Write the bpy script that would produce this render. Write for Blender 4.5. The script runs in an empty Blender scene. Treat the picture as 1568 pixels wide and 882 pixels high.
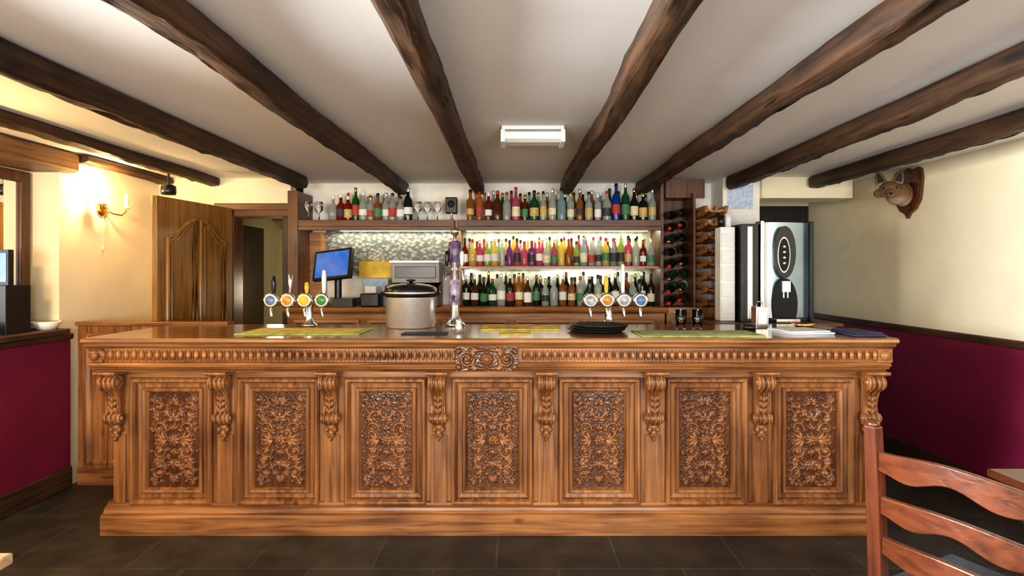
import bpy, math, random
import numpy as np
from mathutils import Matrix, Vector, noise
random.seed(7)
sc=bpy.context.scene
PI=math.pi
# ---------------------------------------------------------------- materials
def _new(name):
    m=bpy.data.materials.new(name); m.use_nodes=True
    nt=m.node_tree; b=nt.nodes['Principled BSDF']; return m,nt,b
def mat(name,col,rough=.5,metal=0,var=.12,scale=8,bump=0,spec=.5,trans=0,emit=None,es=0,coat=0,alpha=1):
    m,nt,b=_new(name); N=nt.nodes; L=nt.links
    b.inputs['Roughness'].default_value=rough; b.inputs['Metallic'].default_value=metal
    b.inputs['Specular IOR Level'].default_value=spec
    b.inputs['Transmission Weight'].default_value=trans
    b.inputs['Coat Weight'].default_value=coat
    b.inputs['Alpha'].default_value=alpha
    tc=N.new('ShaderNodeTexCoord'); nz=N.new('ShaderNodeTexNoise'); nz.inputs['Scale'].default_value=scale; nz.inputs['Detail'].default_value=5
    L.new(tc.outputs['Object'],nz.inputs['Vector'])
    r=N.new('ShaderNodeValToRGB'); r.color_ramp.elements[0].position=.3; r.color_ramp.elements[1].position=.7
    r.color_ramp.elements[0].color=tuple(c*(1-var) for c in col)+(1,)
    r.color_ramp.elements[1].color=tuple(min(1,c*(1+var)) for c in col)+(1,)
    L.new(nz.outputs['Fac'],r.inputs['Fac']); L.new(r.outputs['Color'],b.inputs['Base Color'])
    if bump:
        bp=N.new('ShaderNodeBump'); bp.inputs['Strength'].default_value=bump; bp.inputs['Distance'].default_value=.02
        L.new(nz.outputs['Fac'],bp.inputs['Height']); L.new(bp.outputs['Normal'],b.inputs['Normal'])
    if emit:
        b.inputs['Emission Color'].default_value=emit+(1,); b.inputs['Emission Strength'].default_value=es
    return m
def wood(name,cd,cl,axis='z',rough=.38,grain=30,bump=.15,blot=2.5,coat=.15,knots=0):
    m,nt,b=_new(name); N=nt.nodes; L=nt.links
    tc=N.new('ShaderNodeTexCoord'); mp=N.new('ShaderNodeMapping')
    s=[grain]*3; s['xyz'.index(axis)]=grain*.06
    mp.inputs['Scale'].default_value=s; L.new(tc.outputs['Object'],mp.inputs['Vector'])
    n1=N.new('ShaderNodeTexNoise'); n1.inputs['Scale'].default_value=1.2; n1.inputs['Detail'].default_value=6; n1.inputs['Distortion'].default_value=.6
    L.new(mp.outputs['Vector'],n1.inputs['Vector'])
    n2=N.new('ShaderNodeTexNoise'); n2.inputs['Scale'].default_value=blot; n2.inputs['Detail'].default_value=3
    L.new(tc.outputs['Object'],n2.inputs['Vector'])
    mx=N.new('ShaderNodeMath'); mx.operation='ADD'
    a=N.new('ShaderNodeMath'); a.operation='MULTIPLY'; a.inputs[1].default_value=.62
    c=N.new('ShaderNodeMath'); c.operation='MULTIPLY'; c.inputs[1].default_value=.38
    L.new(n1.outputs['Fac'],a.inputs[0]); L.new(n2.outputs['Fac'],c.inputs[0]); L.new(a.outputs[0],mx.inputs[0]); L.new(c.outputs[0],mx.inputs[1])
    r=N.new('ShaderNodeValToRGB'); r.color_ramp.elements[0].position=.36; r.color_ramp.elements[1].position=.64
    r.color_ramp.elements[0].color=cd+(1,); r.color_ramp.elements[1].color=cl+(1,)
    L.new(mx.outputs[0],r.inputs['Fac']); out=r.outputs['Color']
    if knots:
        mp2=N.new('ShaderNodeMapping'); s2=[4.5]*3; s2['xyz'.index(axis)]=2.4; mp2.inputs['Scale'].default_value=s2; L.new(tc.outputs['Object'],mp2.inputs['Vector'])
        v=N.new('ShaderNodeTexVoronoi'); v.inputs['Scale'].default_value=1; L.new(mp2.outputs[0],v.inputs['Vector'])
        kr=N.new('ShaderNodeValToRGB'); kr.color_ramp.elements[0].color=(.18,.13,.1,1); kr.color_ramp.elements[1].color=(1,1,1,1); kr.color_ramp.elements[0].position=.03; kr.color_ramp.elements[1].position=.10
        L.new(v.outputs['Distance'],kr.inputs['Fac'])
        mm=N.new('ShaderNodeMix'); mm.data_type='RGBA'; mm.blend_type='MULTIPLY'; mm.inputs[0].default_value=knots
        L.new(out,mm.inputs[6]); L.new(kr.outputs['Color'],mm.inputs[7]); out=mm.outputs[2]
    L.new(out,b.inputs['Base Color'])
    b.inputs['Roughness'].default_value=rough; b.inputs['Coat Weight'].default_value=coat; b.inputs['Coat Roughness'].default_value=.2
    bp=N.new('ShaderNodeBump'); bp.inputs['Strength'].default_value=bump; bp.inputs['Distance'].default_value=.01
    L.new(n1.outputs['Fac'],bp.inputs['Height']); L.new(bp.outputs['Normal'],b.inputs['Normal'])
    return m
def bottleglass(name,col,tl=.55):
    m=bpy.data.materials.new(name); m.use_nodes=True; nt=m.node_tree; N=nt.nodes; L=nt.links
    N.clear(); o=N.new('ShaderNodeOutputMaterial')
    t=N.new('ShaderNodeBsdfTranslucent'); t.inputs['Color'].default_value=col+(1,)
    p=N.new('ShaderNodeBsdfPrincipled'); p.inputs['Base Color'].default_value=col+(1,); p.inputs['Roughness'].default_value=.08
    nz=N.new('ShaderNodeTexNoise'); nz.inputs['Scale'].default_value=14
    r=N.new('ShaderNodeValToRGB'); r.color_ramp.elements[0].color=tuple(c*.75 for c in col)+(1,); r.color_ramp.elements[1].color=tuple(min(1,c*1.2) for c in col)+(1,)
    tc=N.new('ShaderNodeTexCoord'); L.new(tc.outputs['Object'],nz.inputs['Vector']); L.new(nz.outputs['Fac'],r.inputs['Fac']); L.new(r.outputs['Color'],p.inputs['Base Color'])
    mx=N.new('ShaderNodeMixShader'); mx.inputs[0].default_value=tl
    L.new(p.outputs[0],mx.inputs[1]); L.new(t.outputs[0],mx.inputs[2]); L.new(mx.outputs[0],o.inputs['Surface'])
    return m
D1=(.115,.039,.012); L1=(.43,.190,.062)
OAK_Z=wood('oak_vertical',D1,L1,'z',knots=.6)
OAK_X=wood('oak_horizontal',D1,L1,'x',knots=.7)
OAK_TOP=wood('oak_counter_top',(.15,.055,.017),(.44,.21,.075),'x',rough=.15,coat=.6)
OAK_PANEL=wood('oak_panel',(.09,.030,.009),(.27,.11,.034),'z')
DARKW=wood('dark_beam_wood',(.012,.006,.003),(.105,.048,.019),'y',rough=.6,bump=.7,coat=0,grain=22)
DARKX=wood('dark_wood_x',(.05,.018,.006),(.17,.065,.02),'x',rough=.45,coat=.1)
DARKZ=wood('dark_wood_z',(.05,.018,.006),(.17,.065,.02),'z',rough=.45,coat=.1)
BLACKW=wood('black_wood',(.010,.006,.004),(.03,.016,.010),'z',rough=.5,coat=.1)
SHELFW=wood('shelf_pine',(.21,.075,.02),(.48,.225,.065),'x',rough=.4)
DOORW=wood('door_oak',(.17,.075,.015),(.38,.19,.046),'z',rough=.35)
CHAIRW=wood('chair_mahogany',(.045,.011,.004),(.145,.040,.014),'z',rough=.3,coat=.4)
CHAIRY=wood('chair_mahogany_rail',(.045,.011,.004),(.145,.040,.014),'y',rough=.3,coat=.4)
LIGHTW=wood('light_pine',(.4,.24,.12),(.65,.45,.25),'x')
PLASTER=mat('cream_plaster',(.85,.76,.55),.85,var=.05,scale=3,bump=.15)
CEILM=mat('ceiling_paint',(.86,.83,.77),.9,var=.03,scale=2,bump=.1)
WHITEP=mat('white_plaster',(.86,.83,.74),.85,var=.05,scale=5,bump=.2)
MAROON=mat('maroon_paint',(.20,.010,.050),.6,var=.12,scale=2.5,bump=.1)
OCHRE=mat('ochre_plaster',(.55,.47,.25),.85,var=.06,scale=3)
BLACK=mat('black_plastic',(.009,.009,.010),.3,var=.2)
BLACKM=mat('black_matte',(.012,.011,.011),.6,var=.2,spec=.3)
CHROME=mat('chrome',(.8,.8,.8),.16,1,var=.04)
STEEL=mat('brushed_steel',(.85,.85,.84),.36,.8,var=.04,scale=30)
STEELB=mat('blue_steel',(.40,.52,.62),.22,.85,var=.25,scale=3)
GREYP=mat('grey_plastic',(.24,.23,.22),.4,var=.08)
WHITEPL=mat('white_plastic',(.78,.78,.78),.35,var=.03)
PAPER=mat('paper',(.8,.79,.76),.8,var=.05,scale=40)
PAPERB=mat('paper_blue',(.5,.6,.75),.8,var=.25,scale=30)
YELLOW=mat('yellow_card',(.8,.5,.05),.6,var=.2,scale=15)
GREENM=mat('green_towel',(.40,.46,.14),.9,var=.4,scale=12)
YELLOWM=mat('yellow_towel',(.75,.56,.12),.9,var=.35,scale=12)
REDC=mat('red_plastic',(.45,.03,.02),.3)
BLUEC=mat('blue_badge',(.12,.2,.4),.3,var=.4,scale=50)
ORANGEC=mat('orange_badge',(.6,.28,.06),.3,var=.4,scale=50)
GREENC=mat('green_badge',(.07,.22,.07),.3,var=.4,scale=50)
GOLD=mat('brass',(.7,.45,.15),.25,1,var=.05)
PURPLE=mat('purple_banner',(.12,.08,.16),.3,var=.9,scale=28)
PINK=mat('pink_banner',(.36,.30,.42),.3,var=.6,scale=26)
CLOTH=mat('dark_blue_cloth',(.04,.035,.08),.9,var=.3,scale=20)
GLASS=mat('clear_glass',(1,1,1),.02,var=0,trans=1)
SCREEN=mat('screen_blue',(.02,.07,.25),.2,var=.8,scale=11,emit=(.03,.14,.5),es=.7)
BULB=mat('bulb_glow',(1,.85,.6),.3,emit=(1,.74,.40),es=30)
TUBE=mat('strip_lamp_glow',(1,1,.9),.3,emit=(1,.9,.6),es=3)
DIFF=mat('lamp_diffuser',(.85,.88,.8),.25,var=.04,trans=.2)
MIRROR=mat('mirror_glass',(.9,.9,.9),.02,1,var=0)
LEATHER=mat('grey_seat_fabric',(.07,.085,.11),.6,var=.2,scale=25)
STONE,nt,b=_new('stone_cladding')
v=nt.nodes.new('ShaderNodeTexVoronoi'); v.inputs['Scale'].default_value=26
tc=nt.nodes.new('ShaderNodeTexCoord'); mp=nt.nodes.new('ShaderNodeMapping'); mp.inputs['Scale'].default_value=(1,1,1.6)
nt.links.new(tc.outputs['Object'],mp.inputs[0]); nt.links.new(mp.outputs[0],v.inputs['Vector'])
r=nt.nodes.new('ShaderNodeValToRGB'); r.color_ramp.elements[0].color=(.42,.44,.42,1); r.color_ramp.elements[1].color=(.10,.115,.115,1); r.color_ramp.elements[1].position=.65
nt.links.new(v.outputs['Distance'],r.inputs['Fac']); nt.links.new(r.outputs['Color'],b.inputs['Base Color']); b.inputs['Roughness'].default_value=.6
FLOORM,nt,b=_new('slate_floor'); N=nt.nodes; L=nt.links
tc=N.new('ShaderNodeTexCoord'); br=N.new('ShaderNodeTexBrick'); br.inputs['Scale'].default_value=1
br.offset=0.5; br.inputs['Brick Width'].default_value=.62; br.inputs['Row Height'].default_value=.62; br.inputs['Mortar Size'].default_value=.005
br.inputs['Color1'].default_value=(.036,.036,.030,1); br.inputs['Color2'].default_value=(.050,.049,.041,1); br.inputs['Mortar'].default_value=(.08,.078,.065,1)
L.new(tc.outputs['Object'],br.inputs['Vector'])
nz=N.new('ShaderNodeTexNoise'); nz.inputs['Scale'].default_value=6; nz.inputs['Detail'].default_value=8; L.new(tc.outputs['Object'],nz.inputs['Vector'])
mx=N.new('ShaderNodeMix'); mx.data_type='RGBA'; mx.blend_type='MULTIPLY'; mx.inputs[0].default_value=.8
rr=N.new('ShaderNodeValToRGB'); rr.color_ramp.elements[0].color=(.5,.5,.5,1); rr.color_ramp.elements[1].color=(1.4,1.4,1.35,1); rr.color_ramp.elements[0].position=.3; rr.color_ramp.elements[1].position=.7
L.new(nz.outputs['Fac'],rr.inputs['Fac']); L.new(br.outputs['Color'],mx.inputs[6]); L.new(rr.outputs['Color'],mx.inputs[7]); L.new(mx.outputs[2],b.inputs['Base Color'])
b.inputs['Roughness'].default_value=.45
bp=N.new('ShaderNodeBump'); bp.inputs['Strength'].default_value=.35; bp.inputs['Distance'].default_value=.02; L.new(nz.outputs['Fac'],bp.inputs['Height']); L.new(bp.outputs['Normal'],b.inputs['Normal'])
FUR,nt,b=_new('fox_fur'); N=nt.nodes; L=nt.links
tc=N.new('ShaderNodeTexCoord'); nz=N.new('ShaderNodeTexNoise'); nz.inputs['Scale'].default_value=60; nz.inputs['Detail'].default_value=6; L.new(tc.outputs['Object'],nz.inputs['Vector'])
sp=N.new('ShaderNodeSeparateXYZ'); L.new(tc.outputs['Object'],sp.inputs[0])
ad=N.new('ShaderNodeMath'); ad.operation='MULTIPLY_ADD'; ad.inputs[1].default_value=.06; L.new(nz.outputs['Fac'],ad.inputs[0]); L.new(sp.outputs['Z'],ad.inputs[2])
r=N.new('ShaderNodeValToRGB'); e=r.color_ramp.elements; e[0].position=.0; e[0].color=(.40,.30,.20,1); e[1].position=.06; e[1].color=(.20,.11,.05,1)
e=r.color_ramp.elements.new(.16); e.color=(.12,.065,.03,1)
L.new(ad.outputs[0],r.inputs['Fac']); L.new(r.outputs['Color'],b.inputs['Base Color']); b.inputs['Roughness'].default_value=.9
bp=N.new('ShaderNodeBump'); bp.inputs['Strength'].default_value=.8; bp.inputs['Distance'].default_value=.012; L.new(nz.outputs['Fac'],bp.inputs['Height']); L.new(bp.outputs['Normal'],b.inputs['Normal'])

# ---------------------------------------------------------------- mesh builder
class MB:
    def __init__(s,name): s.name=name; s.v=[]; s.f=[]; s.m=[]; s.s=[]; s.mats=[]; s.M=Matrix.Identity(4)
    def mi(s,m):
        if m not in s.mats: s.mats.append(m)
        return s.mats.index(m)
    def add(s,vs,fs,m,smooth=False):
        o=len(s.v); k=s.mi(m)
        for p in vs: s.v.append(tuple(s.M@Vector(p)))
        for f in fs: s.f.append([i+o for i in f]); s.m.append(k); s.s.append(smooth)
    def box(s,x0,x1,y0,y1,z0,z1,m):
        vs=[(x,y,z) for x in (x0,x1) for y in (y0,y1) for z in (z0,z1)]
        s.add(vs,[(0,1,3,2),(4,6,7,5),(0,4,5,1),(2,3,7,6),(0,2,6,4),(1,5,7,3)],m)
    def prism(s,poly,a0,a1,m,plane='yz',smooth=False):
        n=len(poly)
        def P(u,w,a):
            return {'yz':(a,u,w),'xz':(u,a,w),'xy':(u,w,a)}[plane]
        vs=[P(u,w,a0) for u,w in poly]+[P(u,w,a1) for u,w in poly]
        s.add(vs,[tuple(range(n)),tuple(range(2*n-1,n-1,-1))],m)
        s.add(vs,[(i,(i+1)%n,(i+1)%n+n,i+n) for i in range(n)],m,smooth)
    def lathe(s,prof,o,m,seg=20,axis='z',smooth=True):
        vs=[];fs=[]
        n=len(prof)
        for k in range(seg):
            a=2*PI*k/seg
            for r,h in prof:
                p=(r*math.cos(a),r*math.sin(a),h)
                if axis=='y': p=(p[0],p[2],p[1])
                if axis=='x': p=(p[2],p[0],p[1])
                vs.append((p[0]+o[0],p[1]+o[1],p[2]+o[2]))
        for k in range(seg):
            q=(k+1)%seg
            for i in range(n-1): fs.append((k*n+i,q*n+i,q*n+i+1,k*n+i+1))
        s.add(vs,fs,m,smooth)
        if prof[0][0]>1e-5: s.add([vs[k*n] for k in range(seg)],[tuple(range(seg))],m)
        if prof[-1][0]>1e-5: s.add([vs[k*n+n-1] for k in range(seg)],[tuple(range(seg))],m)
    def ell(s,c,r,m,seg=16,R=None):
        vs=[];fs=[]; rn=seg//2
        for i in range(rn+1):
            t=PI*i/rn
            for k in range(seg):
                a=2*PI*k/seg
                p=Vector((r[0]*math.sin(t)*math.cos(a),r[1]*math.sin(t)*math.sin(a),r[2]*math.cos(t)))
                if R: p=R@p
                vs.append(tuple(p+Vector(c)))
        for i in range(rn):
            for k in range(seg):
                fs.append((i*seg+k,i*seg+(k+1)%seg,(i+1)*seg+(k+1)%seg,(i+1)*seg+k))
        s.add(vs,fs,m,True)
    def tube(s,pts,rad,m,seg=10,smooth=True):
        if not hasattr(rad,'__len__'): rad=[rad]*len(pts)
        vs=[];fs=[]; pts=[Vector(p) for p in pts]
        up=Vector((.03,.05,1)).normalized()
        for i,p in enumerate(pts):
            t=(pts[min(i+1,len(pts)-1)]-pts[max(i-1,0)]).normalized()
            u=t.cross(up)
            if u.length<.15: u=t.cross(Vector((1,0,0)))
            u.normalize(); w=t.cross(u)
            for k in range(seg):
                a=2*PI*k/seg; vs.append(tuple(p+(u*math.cos(a)+w*math.sin(a))*rad[i]))
        for i in range(len(pts)-1):
            for k in range(seg): fs.append((i*seg+k,i*seg+(k+1)%seg,(i+1)*seg+(k+1)%seg,(i+1)*seg+k))
        s.add(vs,fs,m,smooth)
        n=len(vs); s.add(vs[:seg],[tuple(range(seg))],m); s.add(vs[n-seg:],[tuple(range(seg))],m)
    def ring(s,x0,x1,z0,z1,prof,m,fill=None):
        vs=[];fs=[]
        for ins,y in prof: vs+=[(x0+ins,y,z0+ins),(x1-ins,y,z0+ins),(x1-ins,y,z1-ins),(x0+ins,y,z1-ins)]
        for i in range(len(prof)-1):
            for k in range(4): fs.append((i*4+k,i*4+(k+1)%4,i*4+4+(k+1)%4,i*4+4+k))
        s.add(vs,fs,m)
        if fill: s.add(vs[-4:],[(0,1,2,3)],fill)
    def build(s,parent=None,bevel=0,origin=None,fixn=True):
        me=bpy.data.meshes.new(s.name)
        A=np.array(s.v)
        if origin is None: origin=((A[:,0].min()+A[:,0].max())/2,(A[:,1].min()+A[:,1].max())/2,A[:,2].min())
        A=A-np.array(origin)
        me.from_pydata([tuple(p) for p in A],[],s.f)
        for m in s.mats: me.materials.append(m)
        me.polygons.foreach_set('material_index',s.m); me.polygons.foreach_set('use_smooth',s.s)
        me.update()
        if fixn:
            import bmesh
            bm=bmesh.new(); bm.from_mesh(me)
            bmesh.ops.recalc_face_normals(bm,faces=bm.faces); bm.to_mesh(me); bm.free()
        o=bpy.data.objects.new(s.name,me); sc.collection.objects.link(o)
        o.location=origin
        if bevel:
            md=o.modifiers.new('bev','BEVEL'); md.width=bevel; md.segments=2; md.limit_method='ANGLE'; md.angle_limit=.9
        if parent: o.parent=parent
        return o
def empty(name):
    e=bpy.data.objects.new(name,None); sc.collection.objects.link(e); e.empty_display_size=.1; return e
def bx(name,x0,x1,y0,y1,z0,z1,m,bevel=0,parent=None):
    b=MB(name); b.box(x0,x1,y0,y1,z0,z1,m); return b.build(bevel=bevel,parent=parent)

# ---------------------------------------------------------------- room
CH=2.30; YB=-2.6
bx('floor',-3.5,3.3,YB-.1,7.2,-.1,0,FLOORM)
bx('ceiling',-3.5,3.3,YB-.1,7.2,CH,CH+.1,CEILM)
w=MB('wall_right'); w.box(3.1,3.25,YB,6.1,0,CH,PLASTER); w.build()
w=MB('wall_left')
w.box(-3.45,-3.1,3.9,5.0,0,CH,PLASTER); w.box(-3.45,-3.1,YB,.3,0,CH,PLASTER); w.box(-3.45,-3.1,2.1,2.9,0,CH,PLASTER)
w.box(-3.45,-3.1,.3,2.1,0,1.06,PLASTER); w.box(-3.45,-3.1,.3,2.1,2.12,CH,PLASTER)
w.box(-3.45,-3.1,2.9,3.9,0,1.05,PLASTER); w.box(-3.45,-3.3,2.9,3.9,1.05,CH,PLASTER); w.build()
w=MB('wall_back')
w.box(-3.45,-2.50,5.0,5.12,0,CH,PLASTER); w.box(-2.50,-1.96,5.0,5.12,2.02,CH,PLASTER)
w.box(-1.96,1.80,5.3,5.42,0,CH,WHITEP); w.box(1.80,2.12,5.0,6.2,0,CH,WHITEP)
w.box(2.12,2.5,6.1,6.22,0,CH,PLASTER); w.box(2.5,3.25,6.1,6.22,2.18,CH,PLASTER); w.build()
w=MB('wall_hallway'); w.box(-3.45,-1.5,6.7,6.8,0,CH,OCHRE); w.box(-3.45,-3.35,5.12,6.7,0,CH,OCHRE); w.box(-1.9,-1.8,5.42,6.7,0,CH,OCHRE); w.build()
w=MB('wall_rear')
for a,b_ in ((-3.45,-2.4),(-.7,.7),(2.4,3.25)): w.box(a,b_,YB-.15,YB,0,CH,PLASTER)
for a,b_ in ((-2.4,-.7),(.7,2.4)): w.box(a,b_,YB-.15,YB,0,.8,PLASTER); w.box(a,b_,YB-.15,YB,2.05,CH,PLASTER)
w.build()
for i,(a,b_) in enumerate(((-2.4,-.7),(.7,2.4))):
    w=MB('window_%d'%(i+1))
    w.box(a,a+.06,YB-.12,YB-.04,.8,2.05,WHITEPL);w.box(b_-.06,b_,YB-.12,YB-.04,.8,2.05,WHITEPL)
    w.box(a,b_,YB-.12,YB-.04,.8,.86,WHITEPL);w.box(a,b_,YB-.12,YB-.04,1.99,2.05,WHITEPL)
    c=(a+b_)/2; w.box(c-.03,c+.03,YB-.12,YB-.04,.8,2.05,WHITEPL); w.build()
w=MB('window_3')
for a,b_ in ((.3,.36),(1.17,1.23),(2.04,2.1)): w.box(-3.25,-3.18,a,b_,1.06,2.12,WHITEPL)
w.box(-3.25,-3.18,.3,2.1,1.06,1.12,WHITEPL); w.box(-3.25,-3.18,.3,2.1,2.06,2.12,WHITEPL); w.build()
w=MB('wall_dado_right'); w.box(3.085,3.1,YB,6.1,.14,1.01,MAROON); w.build()
w=MB('wall_dado_left'); w.box(-3.1,-3.085,YB,3.98,.14,1.02,MAROON); w.build()
w=MB('trim_1'); w.box(3.06,3.1,YB,6.1,1.01,1.06,DARKW); w.build(bevel=.008)
w=MB('trim_2'); w.box(-3.1,-3.06,YB,3.98,1.02,1.06,DARKW); w.build(bevel=.008)
w=MB('baseboard_right'); w.box(3.07,3.1,YB,6.1,0,.14,DARKW); w.build(bevel=.006)
w=MB('baseboard_left'); w.box(-3.1,-3.07,YB,3.98,0,.14,DARKW); w.build(bevel=.006)
bx('trim_3',2.12,2.9,4.95,5.25,2.12,CH,PLASTER)
w=MB('window_sill'); w.box(-3.3,-3.02,2.9,3.9,1.062,1.10,DARKW); w.build(bevel=.008)
w=MB('lintel_beam'); w.box(-3.3,-3.0,2.9,3.96,2.16,2.29,wood('lintel_wood',(.10,.04,.014),(.30,.15,.06),'y',rough=.6)); w.build(bevel=.02)
w=MB('wall_mirror'); 
w.M=Matrix.Translation((-3.299,0,0))
w.box(0,.03,3.80,3.87,1.10,2.15,DARKZ); w.box(0,.03,2.95,3.02,1.10,2.15,DARKZ); w.box(0,.03,3.02,3.80,2.08,2.15,DARKZ); w.box(0,.03,3.02,3.80,1.10,1.17,DARKZ); w.box(0,.01,3.02,3.80,1.17,2.08,MIRROR)
w.build(bevel=.004)
w=MB('television'); w.box(-3.26,-3.09,3.48,3.66,1.10,1.40,BLACK); w.box(-3.29,-3.11,3.52,3.56,1.40,1.62,BLACK); w.box(-3.28,-3.12,3.517,3.52,1.42,1.60,SCREEN); w.build(bevel=.006)
w=MB('ceramic_dish'); w.lathe([(0,0),(.05,0),(.085,.05),(.08,.055),(.045,.01),(0,.01)],(-3.12,3.82,1.10),WHITEP); w.build()
# ---------------------------------------------------------------- beams
def beam(name,x,y0,y1,wd,h,seed,ztop=CH):
    b=MB(name); vs=[];fs=[]; n=int((y1-y0)/.05); K=18
    for i in range(n+1):
        y=y0+(y1-y0)*i/n
        ox=.024*noise.noise((y*.8,seed,0)) 
        sw=1+.25*noise.noise((y*1.4,seed,5)); sh=1+.25*noise.noise((y*1.3,seed,9))
        for k in range(K):
            a=2*PI*k/K+.22
            c,s_=math.cos(a),math.sin(a)
            px=abs(c)**.55*(1 if c>0 else -1)*wd/2*sw
            pz=abs(s_)**.55*(1 if s_>0 else -1)*h/2
            q=.013*noise.noise((y*4,k*1.1,seed))+.011*noise.noise((y*11,k*1.9,seed+3))
            z=ztop-h/2+pz*(sh if s_<0 else 1)+(q if s_<0 else 0)
            vs.append((x+ox+px*(1+q*9),y,min(z,ztop-.001)))
    for i in range(n):
        for k in range(K): fs.append((i*K+k,i*K+(k+1)%K,(i+1)*K+(k+1)%K,(i+1)*K+k))
    b.add(vs,fs,DARKW,True); b.add(vs[:K],[tuple(range(K))],DARKW); b.add(vs[-K:],[tuple(range(K))],DARKW)
    return b.build()
for i,(x,y1) in enumerate(((-2.62,4.98),(-1.83,4.9),(-1.04,5.28),(-.34,5.28),(.46,5.28),(1.14,5.22),(1.84,4.9),(2.55,4.9))):
    beam('ceiling_beam' ,x,YB+.02,y1,.108,.108 if i else .07,i*7.3)
beam('ceiling_beam',-3.02,3.98,4.98,.10,.06,77)
# ---------------------------------------------------------------- carved relief
def relief_mesh(name,W,H,nx,nz,pts,amp,m,noise_amp=.0012):
    X=np.linspace(-W/2,W/2,nx); Z=np.linspace(0,H,nz); hh=np.zeros((nz,nx))
    for (px,pz,r) in pts:
        i0=np.searchsorted(X,px-r);i1=np.searchsorted(X,px+r);j0=np.searchsorted(Z,pz-r);j1=np.searchsorted(Z,pz+r)
        if i1<=i0 or j1<=j0: continue
        d=(X[None,i0:i1]-px)**2+(Z[j0:j1,None]-pz)**2
        hh[j0:j1,i0:i1]=np.maximum(hh[j0:j1,i0:i1],np.sqrt(np.maximum(0,r*r-d))*amp)
    vs=[]
    for j in range(nz):
        for i in range(nx):
            e=0 if (i in(0,nx-1) or j in (0,nz-1)) else 1
            q=noise_amp*noise.noise((X[i]*90,Z[j]*90,W))
            vs.append((X[i],-(hh[j,i]+q)*e,Z[j]))
    fs=[(j*nx+i,j*nx+i+1,(j+1)*nx+i+1,(j+1)*nx+i) for j in range(nz-1) for i in range(nx-1)]
    me=bpy.data.meshes.new(name); me.from_pydata(vs,[],fs); me.materials.append(m)
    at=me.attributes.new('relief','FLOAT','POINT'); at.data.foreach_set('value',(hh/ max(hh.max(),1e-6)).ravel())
    me.polygons.foreach_set('use_smooth',[True]*len(fs)); me.update(); return me
def leaf(P,x,z,a,L,w,bend=0,n=14):
    for i in range(n+1):
        t=i/n; aa=a+bend*t
        P.append((x,z,max(.0012,w*math.sin(PI*min(1,t*.9+.08))**.8)))
        x+=math.cos(aa)*L/n; z+=math.sin(aa)*L/n
    return x,z
def fan(P,x,z,a,L,w,k=2,sp=.5):
    for q in range(-k,k+1): leaf(P,x,z,a+q*sp,L*(1-.14*abs(q)),w,bend=q*.35)
def spiral(P,cx,cz,R,a0,turns,dr,w):
    n=int(60*turns)
    for i in range(n+1):
        t=i/n; r=R*(1-.86*t); a=a0+dr*turns*2*PI*t
        P.append((cx+r*math.cos(a),cz+r*math.sin(a),w*(1-.3*t)))
    P.append((cx,cz,w*1.5))
def panel_pts(seed):
    rnd=random.Random(seed*13); P=[]; W,H=.29,.546
    Q=[]
    for k in range(8): leaf(P,0,.5*H,k*PI/4+.2*seed,.040,.011)
    P.append((0,.5*H,.017))
    fan(P,0,.88*H,PI/2,.055,.010,3,.42); fan(P,0,.12*H,-PI/2,.050,.010,3,.42)
    fan(P,0,.70*H,PI/2,.065,.011,2,.55); fan(P,0,.28*H,-PI/2,.060,.011,2,.55)
    fan(P,0,.60*H,PI/2,.045,.009,1,.6); fan(P,0,.40*H,-PI/2,.045,.009,1,.6)
    for (cx,cz,R,a0,t,d) in ((.082,.38,.040,PI*.9,1.2,1),(.082,.62,.040,-PI*.9,1.2,-1),(.085,.15,.038,PI*.5,1.15,-1),(.085,.85,.038,-PI*.5,1.15,1)):
        spiral(Q,cx,cz*H,R,a0,t,d,.0085)
        for q in range(5): leaf(Q,cx+R*math.cos(a0+d*q*1.1),cz*H+R*math.sin(a0+d*q*1.1),a0+d*q*1.1+.5*d,.026,.0075,d*.6)
    fan(Q,.04,.5*H,0,.085,.011,2,.38)
    fan(Q,.085,.27*H,rnd.uniform(-.5,.9),.045,.010,2,.55); fan(Q,.085,.735*H,rnd.uniform(-.9,.5),.045,.010,2,.55)
    fan(Q,.03,.2*H,.8,.045,.009,1,.6); fan(Q,.03,.8*H,-.8,.045,.009,1,.6)
    fan(Q,.125,.05*H,-.6+PI,.045,.008,2,.5); fan(Q,.125,.95*H,.6+PI,.045,.008,2,.5)
    for _ in range(22):
        fan(Q,rnd.uniform(.02,.128),rnd.uniform(.04,.96)*H,rnd.uniform(0,2*PI),.028,.0068,1,.6)
    for x,z,r in Q: P.append((x,z,r)); P.append((-x,z,r))
    return [p for p in P if abs(p[0])<.138 and .008<p[1]<.538]
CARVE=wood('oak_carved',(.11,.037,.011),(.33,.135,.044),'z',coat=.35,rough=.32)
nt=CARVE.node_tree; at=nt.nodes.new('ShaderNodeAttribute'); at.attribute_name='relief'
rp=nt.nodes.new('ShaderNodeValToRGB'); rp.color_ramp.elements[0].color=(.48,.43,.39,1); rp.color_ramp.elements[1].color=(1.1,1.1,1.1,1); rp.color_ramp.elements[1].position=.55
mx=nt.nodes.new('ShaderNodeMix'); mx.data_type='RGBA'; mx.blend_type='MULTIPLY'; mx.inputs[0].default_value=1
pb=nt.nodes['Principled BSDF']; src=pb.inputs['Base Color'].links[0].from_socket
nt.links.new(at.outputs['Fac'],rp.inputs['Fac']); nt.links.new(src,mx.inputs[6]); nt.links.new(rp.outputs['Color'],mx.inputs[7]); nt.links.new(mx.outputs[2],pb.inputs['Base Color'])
rel=[relief_mesh('carved_panel',.29,.546,150,280,panel_pts(s),1.4,CARVE) for s in (1,2,3,4)]

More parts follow.
